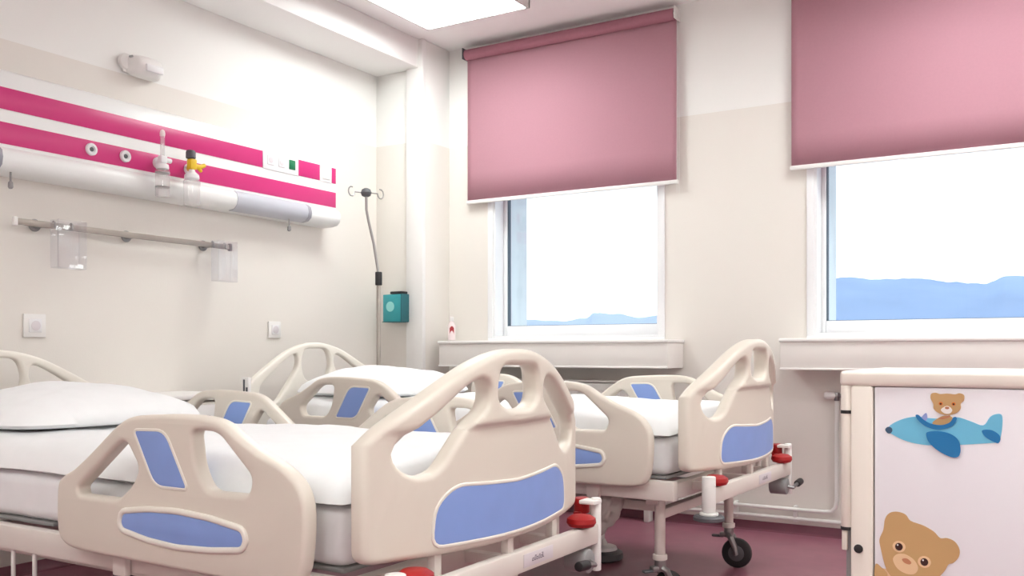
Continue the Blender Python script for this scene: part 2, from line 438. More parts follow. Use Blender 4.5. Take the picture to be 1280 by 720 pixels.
def side_guard(bed, x0, mirror, y, L):
    def put(bm):
        return warp(bm, lambda u, v, w: ((x0 + (0.856-u if mirror else u)), y + w, v + L))
    bm = slab(cr(GO, 4), [GL, GR], 0.042, 0.012)
    g = obj('side_guard', put(bm), M['cream'], bed, angle=50)
    rim = slab(grow(GW, 0.014), [grow(GW, -0.001)], 0.056, 0.006); obj('panel_rim', put(rim), M['creamlight'], g, angle=50)
    obj('inset_panel', put(slab(GW, [], 0.048, 0.003)), M['blue'], g)
    rim = slab(grow(GB, 0.006), [grow(GB, -0.001)], 0.048, 0.002); obj('panel_rim', put(rim), M['creamlight'], g, angle=50)
    obj('inset_panel', put(slab(GB, [], 0.046, 0.003)), M['blue'], g)
    s = -1 if y < 0 else 1
    for u in (0.20, 0.62):
        b = bmesh.new(); box(b, (x0+u, y - s*0.024, 0.40+L-0.005), (0.05, 0.018, 0.10), 0.004)
        cyl(b, (x0+u, y - s*0.03, 0.39+L), (x0+u, s*0.45, 0.39+L), 0.010, 10)
        obj('guard_bracket', b, M['metal'], g)
    return g

def caster(bed, x, y, top, ang):
    c = bmesh.new()
    cyl(c, (x, y, 0.125), (x, y, 0.175), 0.020, 16, 0.003)
    R = Matrix.Rotation(ang, 4, 'Z'); o = Vector((x, y, 0))
    def P(a, bb, cc): return o + (R @ Vector((a, bb, cc)))
    for s in (-1, 1):
        tube(c, [P(0, s*0.012, 0.138), P(0.012, s*0.024, 0.128), P(0.03, s*0.026, 0.09), P(0.034, s*0.026, 0.058)], [0.012, 0.013, 0.012, 0.010], 8)
    cyl(c, P(0.034, -0.030, 0.062), P(0.034, 0.030, 0.062), 0.009, 12)
    box(c, P(-0.012, 0, 0.135), (0.05, 0.03, 0.02), 0.006, rot=R)
    k = obj('caster', c, M['chrome'], bed)
    w = bmesh.new()
    lathe(w, [(-0.017, 0.030), (-0.017, 0.050), (-0.013, 0.059), (-0.006, 0.062), (0.006, 0.062), (0.013, 0.059), (0.017, 0.050), (0.017, 0.030)], P(0.034, 0, 0.062), R @ Vector((0, 1, 0)), 28)
    obj('wheel', w, M['black'], k)
    h = bmesh.new(); cyl(h, P(0.034, -0.0195, 0.062), P(0.034, 0.0195, 0.062), 0.033, 20, 0.003); obj('hub', h, M['greydark'], k)
    tab = bmesh.new(); box(tab, P(-0.045, 0, 0.128), (0.05, 0.022, 0.010), 0.004, rot=R); obj('brake_lever', tab, M['greydark'], k)

def make_bed(loc, rz, label, L, guards, swivel, extras):
    bed = thing('hospital_bed', label, 'bed', loc, rz, 'hospital beds')
    # base frame
    b = bmesh.new()
    for s in (-1, 1): box(b, (BL/2, s*0.455, 0.385+L), (BL-0.06, 0.035, 0.068), 0.006)
    for x in (0.06, 0.72, 1.38, BL-0.06): box(b, (x, 0, 0.380+L), (0.04, 0.88, 0.055), 0.004)
    for s in (-1, 1):
        box(b, (1.05, s*0.33, 0.315+L*0.8), (1.85, 0.03, 0.035), 0.006)
        for x in (0.20, 1.96): box(b, (x, s*0.36, 0.345+L), (0.05, 0.05, 0.05), 0.004)
    obj('base_frame', b, M['metal'], bed)
    for x0, x1 in ((0.08, 0.62), (0.64, 0.98), (1.0, 1.4), (1.42, 2.03)):
        d = box(bmesh.new(), ((x0+x1)/2, 0, 0.424+L), (x1-x0, 0.84, 0.012), 0.003); obj('mattress_deck', d, M['grey'], bed)
    # mattress with fitted sheet
    m = bmesh.new(); box(m, (1.055, 0, 0.497+L), (1.98, 0.865, 0.132), 0.035, 4)
    bmesh.ops.subdivide_edges(m, edges=[e for e in m.edges if e.calc_length() > 0.3], cuts=24, use_grid_fill=True)
    bmesh.ops.subdivide_edges(m, edges=[e for e in m.edges if e.calc_length() > 0.05], cuts=1, use_grid_fill=True)
    for v in m.verts:
        if abs(v.co.y) > 0.38:
            n = noise.noise(Vector((v.co.x*9+v.co.z*6, v.co.z*7, 1.3)))
            v.co.y += 0.010*n*(1 if v.co.y > 0 else -1)
    obj('mattress', m, M['sheet2'], bed, angle=60)
    # head board
    hb = bmesh.new()
    TRIH = [(-0.392, 0.700), (-0.300, 0.768), (-0.205, 0.828), (-0.150, 0.850), (-0.128, 0.835), (-0.130, 0.790), (-0.170, 0.735), (-0.225, 0.675), (-0.270, 0.630), (-0.335, 0.615), (-0.388, 0.645)]
    tri = cr(TRIH, 3); mid = rnd([(-0.082, 0.878), (0.082, 0.878), (0.108, 0.80), (0.075, 0.715), (-0.075, 0.715), (-0.108, 0.80)], 0.04, 4)
    bm = slab(board_outline(), [tri, mid, [(-p[0], p[1]) for p in tri]], 0.036, 0.011, arange(-0.45, 0.46, 0.05))
    warp(bm, lambda u, v, w: (w - bow(u)*0.5, u, v+L)); obj('headboard', bm, M['creamlight'], bed, angle=50)
    # foot board
    tri = cr(TRI, 3); mid = rnd(MID, 0.03, 4)
    bm = foot_shape([tri, mid, [(-p[0], p[1]) for p in tri]], board_outline(), 0.044, BL, 0.014, True)
    bmesh.ops.translate(bm, vec=(0, 0, L), verts=bm.verts)
    fb = obj('footboard', bm, M['cream'], bed, angle=50)
    bm = foot_shape([grow(FB_BLUE, -0.001)], grow(FB_BLUE, 0.008), 0.010, BL+0.020, 0.003, False); bmesh.ops.translate(bm, vec=(0, 0, L), verts=bm.verts); obj('panel_rim', bm, M['creamlight'], fb, angle=50)
    bm = foot_shape([], FB_BLUE, 0.010, BL+0.019, 0.002, False); bmesh.ops.translate(bm, vec=(0, 0, L), verts=bm.verts); obj('inset_panel', bm, M['blue'], fb)
    # brackets carrying the foot board
    for s in (-0.27, 0.0, 0.27):
        b = bmesh.new()
        box(b, (BL+bow(s)*0.9, s, 0.422+L), (0.022, 0.028, 0.075), 0.004)
        box(b, (BL+0.01, s, 0.385+L), (0.17, 0.028, 0.03), 0.004)
        obj('board_bracket', b, M['metal'], bed)
    # cross bar at the foot with printed plate
    fbx = BL+0.085
    b = box(bmesh.new(), (fbx, 0, 0.378+L), (0.03, 0.93, 0.056), 0.005); fbar = obj('foot_bar', b, M['metal'], bed)
    pl = box(bmesh.new(), (fbx+0.0156, 0.115, 0.378+L), (0.0012, 0.15, 0.034), 0.0003); pl = obj('name_plate', pl, M['labelw'], fbar)
    mk = bmesh.new(); xx = -0.036
    for i, (w_, h_, sl) in enumerate(((0.012, 0.008, .3), (0.010, 0.013, .3), (0.012, 0.008, .3), (0.009, 0.012, .3), (0.013, 0.008, .3), (0.010, 0.014, -.3))):
        q = [(xx, -0.006), (xx+w_*0.75, -0.006), (xx+w_*0.75+h_*sl, -0.006+h_), (xx+h_*sl, -0.006+h_)]
        qi = [(xx+0.0028, -0.0036), (xx+w_*0.75-0.0018, -0.0036), (xx+w_*0.75-0.0018+h_*sl*.6, -0.006+h_-0.0022), (xx+h_*sl*.6+0.0028, -0.006+h_-0.0022)]
        vo = [mk.verts.new((fbx+0.0166, 0.115+p[0], 0.378+L+p[1])) for p in q]; vi = [mk.verts.new((fbx+0.0166, 0.115+p[0], 0.378+L+p[1])) for p in qi]
        for k in range(4): mk.faces.new((vo[k], vo[(k+1) % 4], vi[(k+1) % 4], vi[k]))
        xx += w_*0.98
    obj('printed_mark', mk, M['ink'], pl, smooth=False)
    # red wall bumpers on the corners
    for s in (-1, 1):
        b = bmesh.new(); lathe(b, [(0.0, 0.02), (0.004, 0.036), (0.014, 0.042), (0.026, 0.040), (0.034, 0.028), (0.037, 0.010)], (fbx, s*0.385, 0.407+L), (0, 0, 1), 24)
        obj('bumper', b, M['red'], bed)
    b = bmesh.new(); cyl(b, (BL+0.035, 0.486, 0.428+L), (BL+0.035, 0.486, 0.474+L), 0.023, 18, 0.005); box(b, (BL+0.035, 0.465, 0.43+L), (0.02, 0.03, 0.012), 0.002); obj('bumper', b, M['red'], bed)
    # corner sockets
    b = bmesh.new(); cyl(b, (fbx, -0.452, 0.475+L-0.03), (fbx, -0.452, 0.325+L), 0.023, 18, 0.004); cyl(b, (fbx, -0.452, 0.325+L), (fbx, -0.452, 0.315+L), 0.032, 18, 0.003)
    ps = obj('corner_post', b, M['whitemetal'], bed)
    b = bmesh.new(); lathe(b, [(0, 0.040), (0.004, 0.052), (0.014, 0.052), (0.02, 0.044)], (fbx, -0.452, 0.296+L), (0, 0, 1), 24); obj('rubber_foot', b, M['greydark'], ps)
    b = bmesh.new(); cyl(b, (fbx, 0.478, 0.478+L), (fbx, 0.478, 0.268+L), 0.015, 16, 0.003); box(b, (fbx-0.01, 0.462, 0.468+L), (0.05, 0.05, 0.012), 0.003); obj('corner_post', b, M['whitemetal'], bed)
    # crank gear by the far corner
    b = bmesh.new(); cyl(b, (fbx-0.05, 0.40, 0.31+L), (fbx+0.02, 0.40, 0.31+L), 0.034, 20, 0.006); box(b, (fbx-0.02, 0.40, 0.345+L), (0.04, 0.03, 0.04), 0.004)
    cr_ = obj('crank', b, M['grey'], bed)
    kd = extras.get('crank', 1); ky = lambda v: 0.40+kd*v
    b = bmesh.new(); tube(b, [(fbx+0.02, 0.40, 0.31+L), (fbx+0.04, ky(0.01), 0.305+L), (fbx+0.042, ky(0.06), 0.315+L)], 0.007, 8); obj('crank_arm', b, M['chrome'], cr_)
    b = bmesh.new()
    cyl(b, (fbx+0.042, ky(0.06), 0.315+L), (fbx+0.042, ky(0.115), 0.32+L), 0.014, 14, 0.004); obj('crank_knob', b, M['black'], cr_)
    # legs and casters
    for x in (0.22, 1.98):
        for s in (-1, 1):
            bb = bmesh.new(); cyl(bb, (x, s*0.36, 0.17), (x, s*0.36, 0.36+L), 0.019, 16, 0.003); cyl(bb, (x, s*0.36, 0.165), (x, s*0.36, 0.185), 0.026, 16, 0.003)
            obj('leg', bb, M['metal'], bed); caster(bed, x, s*0.36, 0.17, swivel[(0 if x < 1 else 2)+(0 if s < 0 else 1)])
    for x in (0.22, 1.98):
        b = box(bmesh.new(), (x, 0, 0.30+L*0.7), (0.035, 0.70, 0.035), 0.004); obj('cross_brace', b, M['metal'], bed)
    # back-lift drive
    b = bmesh.new(); box(b, (0.95, 0.08, 0.31+L), (0.30, 0.10, 0.09), 0.012); cyl(b, (1.08, 0.08, 0.31+L), (1.52, 0.08, 0.32+L), 0.02, 16, 0.004)
    obj('lift_drive', b, M['greydark'], bed)
    for (x0, mir, y) in guards: side_guard(bed, x0, mir, y, L)
    # thin lower rods
    b = bmesh.new()
    for x in extras.get('rods', ()): cyl(b, (x, -0.462, 0.352+L), (x, -0.462, 0.12+L), 0.006, 10)
    if len(b.verts): cyl(b, (extras['rods'][0], -0.462, 0.12+L), (extras['rods'][-1], -0.462, 0.12+L), 0.006, 10); obj('hanging_rack', b, M['whitemetal'], bed)
    else: b.free()
    if extras.get('bracket'):
        b = box(bmesh.new(), (0.012, -0.487, 0.66+L), (0.045, 0.018, 0.17), 0.004); g = obj('head_bracket', b, M['whiteplastic'], bed)
        for dx, z0, z1 in ((0.0, 0.60, 0.735), (0.018, 0.58, 0.70)):
            b = box(bmesh.new(), (0.008+dx, -0.4975, (z0+z1)/2+L), (0.008, 0.005, z1-z0), 0.001); obj('bracket_slot', b, M['greydark'], g)
    if extras.get('pedal'):
        x, y = extras['pedal']; b = bmesh.new()
        lathe(b, [(0.045, 0.075), (0.058, 0.070), (0.066, 0.035), (0.09, 0.022)], (x, y, 0), (0, 0, 1), 24); cyl(b, (x, y, 0.08), (x, y, 0.33+L), 0.020, 16)
        p = obj('column_foot', b, M['whitemetal'], bed)
        b = bmesh.new(); lathe(b, [(0.002, 0.088), (0.012, 0.100), (0.034, 0.098), (0.046, 0.078)], (x, y, 0), (0, 0, 1), 28); obj('rubber_foot', b, M['greydark'], p)
    if extras.get('cloth'):
        x, y = extras['cloth']; b = bmesh.new(); bmesh.ops.create_icosphere(b, subdivisions=4, radius=1.0)
        for v in b.verts:
            n = 0.22*noise.noise(v.co*2.6)+0.10*noise.noise(v.co*6)
            c = v.co*(1+n); taper = 0.75+0.35*c.z
            v.co = Vector((x+c.x*0.115*taper, y+c.y*0.05*taper, 0.295+L+c.z*0.10))
        obj('hanging_cloth', b, M['greycloth'], bed, angle=70)
    return bed

def place(loc, rz, x, y, z):
    return (loc[0]+x*cos(rz)-y*sin(rz), loc[1]+x*sin(rz)+y*cos(rz), z)

def duvet(loc, rz, L, label, seed):
    """puffy folded cover lying on the mattress"""
    b = bmesh.new(); nx, ny = 90, 46; X0, X1, Yh = 0.16, 2.05, 0.447
    T = {}
    for side in (1, 0):
        for i in range(nx+1):
            for j in range(ny+1):
                u = i/nx*2-1; v = j/ny*2-1
                if side == 0 and (abs(u) == 1 or abs(v) == 1): T[(0, i, j)] = T[(1, i, j)]; continue
                uu = math.copysign(1-(1-abs(u))**1.35, u) if False else u
                x = X0+(X1-X0)*(u+1)/2; y = Yh*v
                e = max(0.0, 1-abs(v)**7)**0.5 * max(0.0, 1-abs(u)**26)**0.5
                p = Vector((x*2.2, y*2.6, seed))
                h = 0.066*e + e*(0.020*noise.noise(p) + 0.008*noise.noise(p*3.1) + 0.003*noise.noise(p*8))
                wob = 0.012*noise.noise(Vector((x*4, seed*2, 0)))
                if side: z = 0.576+L+h+0.02*e
                else: z = 0.5665+L
                if abs(u) == 1 or abs(v) == 1: z = 0.573+L+0.004*noise.noise(Vector((x*7, y*7, seed)))
                T[(side, i, j)] = b.verts.new((x+0.01*noise.noise(Vector((y*5, seed, 2))), y+wob*abs(v), z))
    for side in (1, 0):
        for i in range(nx):
            for j in range(ny):
                q = [T[(side, i, j)], T[(side, i+1, j)], T[(side, i+1, j+1)], T[(side, i, j+1)]]
                try: b.faces.new(q if side else q[::-1])
                except ValueError: pass
    o = obj('duvet', b, M['sheet'], None, angle=80); o.location = loc; o.rotation_euler = (0, 0, rz)
    return props(o, label, 'duvet', 'white duvets on the beds')

def pillow(loc, rz, x, L, label, seed, tilt=0.0, sx=0.31, sy=0.375, sz=0.094, zc=0.678):
    b = bmesh.new(); n = 40
    T = {}
    for side in (1, -1):
        for i in range(n+1):
            for j in range(n+1):
                u = i/n*2-1; v = j/n*2-1
                if side < 0 and (i in (0, n) or j in (0, n)): T[(side, i, j)] = T[(1, i, j)]; continue
                # square grid -> soft rounded footprint
                q = (abs(u)**4+abs(v)**4)**0.25; m = max(abs(u), abs(v)); k = (m/q if q > 0 else 1)
                fu, fv = u*k, v*k
                d = max(0.0, 1-m*m)
                e = d**0.5 if side > 0 else d**0.28
                nn = noise.noise(Vector((u*1.7, v*1.7, seed)))*0.014*e+noise.noise(Vector((u*5, v*5, seed+4)))*0.005*e
                zz = sz*1.25*e*(1-0.22*abs(v)**2)+nn if side > 0 else -0.022*e
                T[(side, i, j)] = b.verts.new((fu*sx, fv*sy, zz))
    for side in (1, -1):
        for i in range(n):
            for j in range(n):
                q = [T[(side, i, j)], T[(side, i+1, j)], T[(side, i+1, j+1)], T[(side, i, j+1)]]
                b.faces.new(q if side > 0 else q[::-1])
    bmesh.ops.transform(b, matrix=Matrix.Rotation(tilt, 4, 'Y'), verts=b.verts)
    o = obj('pillow', b, M['sheet'], None, angle=80)
    o.location = place(loc, rz, x, 0.0, zc+L); o.rotation_euler = (0, 0, rz)
    return props(o, label, 'pillow', 'white pillows at the bed heads')

B1, R1 = (-3.394, 1.967, 0.0), 0.0
B2, RZ2 = (-3.245, 3.500, 0.0), radians(-1.0)
GY = 0.507
NEARF, FARF, NEARH, FARH = (1.16, False, -GY), (1.16, False, GY), (0.235, True, -GY), (0.235, True, GY)
make_bed(B1, R1, 'nearest cream hospital bed with blue inset panels, its footboard large in the foreground', 0.0,
         [NEARF, FARF, FARH], (0.4, 2.2, 0.9, 2.6), dict(rods=(0.86, 0.96), crank=-1))
make_bed(B2, RZ2, 'cream hospital bed with blue inset panels under the left window, behind the nearer bed', 0.04,
         [NEARF, FARF, NEARH, FARH], (0.4, 2.2, 1.0, 0.15), dict(bracket=1, pedal=(1.46, 0.20), cloth=(1.76, -0.40)))
duvet(B1, R1, 0.0, 'white duvet spread over the nearest bed', 1.7)
duvet(B2, RZ2, 0.04, 'white duvet on the bed under the left window', 5.1)
pillow(B1, R1, 0.44, 0.0, 'plump white pillow at the head of the nearest bed', 2.3)
pillow(B2, RZ2, 0.42, 0.04, 'plump white pillow at the head of the far bed by the pilaster', 7.9)

# ------------------------------------------------------------------ bedside locker between the beds
t = thing('bedside_locker', 'beige bedside locker against the wall between the two beds', 'bedside locker', (-3.45, 2.75, 0))
b = box(bmesh.new(), (0, 0, 0.37), (0.36, 0.44, 0.62), 0.006); obj('cabinet_body', b, M['wood'], t)
b = box(bmesh.new(), (0.0, 0, 0.705), (0.40, 0.49, 0.022), 0.008); obj('top', b, M['whiteplastic'], t)
for z0, z1, nm in ((0.52, 0.67, 'drawer'), (0.08, 0.51, 'door')):
    b = box(bmesh.new(), (0.187, 0, (z0+z1)/2), (0.014, 0.42, z1-z0), 0.004); dd = obj(nm, b, M['whiteplastic'], t)
    h = bmesh.new(); zz = z1-0.05
    tube(h, [(0.192, -0.05, zz), (0.215, -0.05, zz), (0.215, 0.05, zz), (0.192, 0.05, zz)], 0.005, 8); obj('handle', h, M['chrome'], dd)
for sx in (-0.14, 0.14):
    for sy in (-0.18, 0.18):
        b = bmesh.new(); cyl(b, (sx, sy-0.01, 0.025), (sx, sy+0.01, 0.025), 0.025, 18, 0.003); box(b, (sx, sy, 0.05), (0.02, 0.026, 0.03), 0.003); obj('caster', b, M['greydark'], t)

# ------------------------------------------------------------------ bed-head supply unit on the left wall
UY0, UY1 = 0.95, 3.966
t = thing('bed_head_unit', 'long white supply panel with two magenta stripes on the wall above the beds', 'medical supply panel', (XW, 0, 0))
prof = [(0.001, 2.005), (0.055, 2.005), (0.085, 1.992), (0.100, 1.96), (0.100, 1.692), (0.112, 1.690), (0.130, 1.675), (0.136, 1.648), (0.130, 1.622), (0.110, 1.604), (0.07, 1.598), (0.001, 1.598)]
obj('housing', prism(bmesh.new(), prof, 'y', UY0, UY1), M['unit'], t, angle=40)
def stripe(y0, y1, z0, z1):
    b = box(bmesh.new(), (0.1010, (y0+y1)/2, (z0+z1)/2), (0.003, y1-y0, z1-z0), 0.0008); obj('stripe', b, M['magenta'], t)
stripe(UY0+0.002, 3.415, 1.840, 1.925); stripe(3.672, 3.835, 1.840, 1.925); stripe(3.932, UY1-0.002, 1.840, 1.925); stripe(UY0+0.002, UY1-0.002, 1.706, 1.790)
for y0, y1, name in ((3.415, 3.672, 'socket_plate'), (3.838, 3.93, 'switch_plate')):
    b = box(bmesh.new(), (0.1015, (y0+y1)/2, 1.8825), (0.006, y1-y0-0.004, 0.092), 0.002); p = obj(name, b, M['outlet'], t)
    if name == 'socket_plate':
        for y, mm in ((3.468, 'outlet'), (3.545, 'outlet'), (3.622, 'green')):
            b = bmesh.new(); box(b, (0.1055, y, 1.887), (0.006, 0.044, 0.050), 0.002); s_ = obj('power_socket', b, M[mm], p)
            b = bmesh.new(); cyl(b, (0.106, y, 1.887), (0.110, y, 1.887), 0.016, 18, 0.001); sr = obj('socket_recess', b, M['green'] if mm == 'green' else M['labelw'], s_)
    else:
        b = box(bmesh.new(), (0.106, (y0+y1)/2, 1.8825), (0.006, 0.055, 0.060), 0.002); obj('rocker_switch', b, M['whiteplastic'], p)
for y in (2.447, 2.611, 2.780, 2.951):
    b = bmesh.new(); lathe(b, [(0, 0.026), (0.010, 0.026), (0.014, 0.023), (0.014, 0.014), (0.008, 0.013)], (0.101, y, 1.752), (1, 0, 0), 28); g = obj('gas_outlet', b, M['outlet'], t)
    b = bmesh.new(); cyl(b, (0.104, y, 1.752), (0.1112, y, 1.752), 0.0095, 18, 0.001); obj('outlet_port', b, M['greydark'], g)
for y0, y1 in ((1.45, 2.085), (3.22, 3.772)):
    lp = [(0.098, 1.6885), (0.113, 1.6925), (0.1325, 1.677), (0.139, 1.648), (0.1325, 1.620), (0.111, 1.6015), (0.075, 1.5955), (0.072, 1.60)]
    b = prism(bmesh.new(), lp, 'y', y0, y1-0.06); ld = obj('reading_lamp', b, M['diffuser'], t, angle=50)
    lp2 = [(p[0]+0.001, (p[1]-1.648)*1.01+1.648) for p in lp]
    b = bmesh.new()
    A = None
    for k in range(5):
        yy = y1-0.061+0.061*sin(k/4*pi/2); sc = cos(k/4*pi/2)*0.45+0.55
        ring = [b.verts.new((0.075+(p[0]-0.075)*sc, yy, 1.648+(p[1]-1.648)*sc)) for p in lp2]
        if A:
            for q in range(len(ring)): b.faces.new((A[q], A[(q+1) % len(ring)], ring[(q+1) % len(ring)], ring[q]))
        else: b.faces.new(ring[::-1])
        A = ring
    b.faces.new(A); obj('lamp_end', b, M['lampend'], ld, angle=60)
for y in (2.10, 3.60):
    b = bmesh.new(); cyl(b, (0.105, y, 1.60), (0.105, y, 1.565), 0.004, 10); lathe(b, [(0, 0.004), (-0.006, 0.009), (-0.024, 0.010), (-0.03, 0.006)], (0.105, y, 1.565), (0, 0, 1), 14); obj('pull_cord', b, M['grey'], t)

# oxygen flowmeter and suction regulator plugged into the unit
fx = XW+0.186
t = thing('oxygen_flowmeter', 'clear oxygen flowmeter with pink tipped tube on the magenta stripe', 'flowmeter', (fx, 2.741, 1.752))
b = bmesh.new(); cyl(b, (-0.071, 0.036, 0), (-0.005, 0.004, 0), 0.012, 16, 0.002); box(b, (0, 0, 0.0), (0.030, 0.034, 0.034), 0.006); cyl(b, (0, 0.01, 0), (0, 0.045, 0), 0.011, 14, 0.003); obj('valve_block', b, M['outlet'], t)
b = bmesh.new(); cyl(b, (0, 0, 0.017), (0, 0, 0.105), 0.010, 16, 0.002); obj('flow_tube', b, M['acryl2'], t)
b = bmesh.new(); lathe(b, [(0.104, 0.011), (0.116, 0.012), (0.128, 0.009), (0.132, 0.004)], (0, 0, 0), (0, 0, 1), 16); obj('tube_cap', b, M['bottlepink'], t)
b = bmesh.new(); lathe(b, [(-0.165, 0.02), (-0.162, 0.031), (-0.05, 0.031), (-0.04, 0.022)], (0, 0, 0), (0, 0, 1), 20); j = obj('humidifier_jar', b, M['acryl2'], t)
b = bmesh.new(); lathe(b, [(-0.042, 0.026), (-0.038, 0.028), (-0.022, 0.026), (-0.016, 0.014)], (0, 0, 0), (0, 0, 1), 20); obj('jar_lid', b, M['outlet'], j)
for z in (-0.062, -0.125):
    b = bmesh.new(); lathe(b, [(z, 0.0312), (z+0.001, 0.0318), (z+0.005, 0.0318), (z+0.006, 0.0312)], (0, 0, 0), (0, 0, 1), 20); obj('jar_band', b, M['grey'], j)

t = thing('suction_regulator', 'suction regulator with black knob, yellow handle and clear jar on the magenta stripe', 'suction regulator', (fx+0.01, 2.893, 1.752))
b = bmesh.new(); cyl(b, (-0.080, 0.052, 0), (-0.005, 0.006, 0), 0.014, 16, 0.002); box(b, (0, 0, 0.004), (0.034, 0.036, 0.05), 0.008); obj('regulator_body', b, M['yellow'], t)
b = bmesh.new(); lathe(b, [(0.029, 0.018), (0.032, 0.022), (0.058, 0.022), (0.066, 0.018), (0.068, 0.008)], (0, -0.006, 0), (0, 0, 1), 20); obj('knob', b, M['greydark'], t)
b = bmesh.new(); tube(b, [(0, 0.015, -0.004), (0.004, 0.045, -0.002), (0.006, 0.068, 0.010)], [0.013, 0.012, 0.009], 12); tube(b, [(0.003, 0.03, -0.004), (0.006, 0.05, -0.022)], [0.010, 0.007], 10); obj('lever', b, M['yellow'], t)
b = bmesh.new(); lathe(b, [(-0.185, 0.022), (-0.18, 0.036), (-0.075, 0.038), (-0.062, 0.028)], (0, 0, 0), (0, 0, 1), 22); j = obj('collection_jar', b, M['acryl2'], t)
b = bmesh.new(); lathe(b, [(-0.064, 0.030), (-0.06, 0.034), (-0.045, 0.032), (-0.03, 0.016), (-0.02, 0.012)], (0, 0, 0), (0, 0, 1), 22); obj('jar_lid', b, M['outlet'], j)

# equipment rail and clear holders
t = thing('equipment_rail', 'horizontal steel equipment rail on the wall above the nearest bed', 'wall rail', (XW, 2.69, 1.418))
b = box(bmesh.new(), (0.062, 0, 0), (0.012, 1.08, 0.026), 0.003); obj('rail_bar', b, M['railsteel'], t)
for y in (-0.43, 0.0, 0.43):
    b = bmesh.new(); cyl(b, (0.001, y, 0), (0.058, y, 0), 0.013, 16, 0.002); cyl(b, (0.001, y, 0), (0.008, y, 0), 0.026, 20, 0.002); obj('rail_bracket', b, M['chrome'], t)
for y in (-0.547, 0.547):
    b = box(bmesh.new(), (0.062, y, 0), (0.018, 0.018, 0.036), 0.004); obj('end_cap', b, M['whiteplastic'] if y < 0 else M['greydark'], t)
def holder(y, w, label):
    t = thing('acrylic_holder', label, 'clear holder', (XW+0.105, y, 1.418), group='clear holders on the rail')
    b = bmesh.new(); d = 0.05; z0, z1 = -0.175, 0.02; th = 0.004
    for x in (-d/2, d/2): box(b, (x, 0, (z0+z1)/2), (th, w, z1-z0), 0.0015)
    for s in (-1, 1): box(b, (0, s*(w/2-th/2), (z0+z1)/2), (d, th, z1-z0), 0.0015)
    box(b, (0, 0, z0), (d, w, th), 0.0015); obj('box_body', b, M['acrylic'], t)
    for s in (-1, 1):
        b = bmesh.new(); yy = s*w*0.3
        tube(b, [(-d/2, yy, -0.01), (-0.034, yy, -0.01), (-0.034, yy, 0.014), (-0.043, yy, 0.0178), (-0.052, yy, 0.012)], 0.003, 8); obj('hook', b, M['chrome'], t)
holder(2.345, 0.13, 'clear acrylic holder hanging near the left end of the steel rail')
holder(3.165, 0.12, 'clear acrylic holder hanging past the right end of the steel rail')

# wall sockets
def wall_socket(y, z, s, label):
    t = thing('wall_socket', label, 'wall socket', (XW, y, z), group='white sockets on the bed wall')
    b = box(bmesh.new(), (0.006, 0, 0), (0.011, s, s), 0.003); obj('cover_plate', b, M['whiteplastic'], t)
    b = bmesh.new(); box(b, (0.013, 0, 0), (0.006, s*0.58, s*0.58), 0.003); o = obj('socket_insert', b, M['outlet'], t)
    b = bmesh.new(); lathe(b, [(0, 0.019), (0.002, 0.020), (0.003, 0.017)], (0.016, 0, 0), (1, 0, 0), 20); obj('socket_ring', b, M['labelw'], o)
wall_socket(2.258, 1.008, 0.095, 'white wall socket above the nearest bed, left end of the wall')
wall_socket(3.592, 1.018, 0.088, 'white wall socket above the head of the far bed')

# motion detector above the supply unit
t = thing('motion_detector', 'small white rounded detector on the wall above the magenta panel', 'detector', (XW, 2.74, 2.185))
b = bmesh.new(); cyl(b, (0.001, -0.06, 0.012), (0.030, -0.06, 0.012), 0.036, 24, 0.008); box(b, (0.010, -0.01, 0.0), (0.018, 0.13, 0.070), 0.008); obj('mount', b, M['whiteplastic'], t)
b = bmesh.new(); prof = rnd([(0.015, 0.052), (0.085, 0.040), (0.100, 0.0), (0.080, -0.046), (0.015, -0.050)], 0.02, 4)
rings = []
for k in range(13):
    a = -1+2*k/12; sc = (1-abs(a)**3.2)**0.5*0.75+0.25
    rings.append([b.verts.new((0.015+(p[0]-0.015)*sc, 0.022+a*0.082, p[1]*(0.55+0.45*sc))) for p in prof])
for A, Bq in zip(rings, rings[1:]):
    for q in range(len(A)): b.faces.new((A[q], A[(q+1) % len(A)], Bq[(q+1) % len(A)], Bq[q]))
b.faces.new(rings[0][::-1]); b.faces.new(rings[-1]); hs = obj('housing', b, M['whiteplastic'], t, angle=60)
b = bmesh.new(); box(b, (0.097, 0.03, -0.012), (0.012, 0.09, 0.034), 0.005, 3); obj('lens', b, M['outlet'], hs)
b = bmesh.new(); cyl(b, (0.045, -0.062, 0.03), (0.062, -0.060, 0.03), 0.005, 10); obj('sensor_spot', b, M['grey'], t)

# teal dispenser box on the pilaster
t = thing('glove_dispenser', 'small teal glove box in a dark holder on the pilaster', 'glove box', (-3.468, 4.44, 1.16))
b = box(bmesh.new(), (0, -0.048, 0.0), (0.135, 0.085, 0.160), 0.004); bx = obj('box_body', b, M['teal'], t)
b = bmesh.new(); lathe(b, [(0, 0.030), (0.001, 0.030), (0.0012, 0.02)], (-0.012, -0.0906, 0.008), (0, -1, 0), 24); obj('box_opening', b, M['tealpale'], bx)
b = bmesh.new(); box(b, (0.071, -0.048, 0.0), (0.007, 0.094, 0.164), 0.002); box(b, (0, -0.003, 0), (0.14, 0.005, 0.17), 0.002); box(b, (0, -0.048, -0.082), (0.14, 0.094, 0.005), 0.002); obj('holder_frame', b, M['tealdark'], t)
b = bmesh.new(); box(b, (0.020, -0.045, 0.090), (0.085, 0.07, 0.016), 0.004); obj('top_clip', b, M['black'], t)

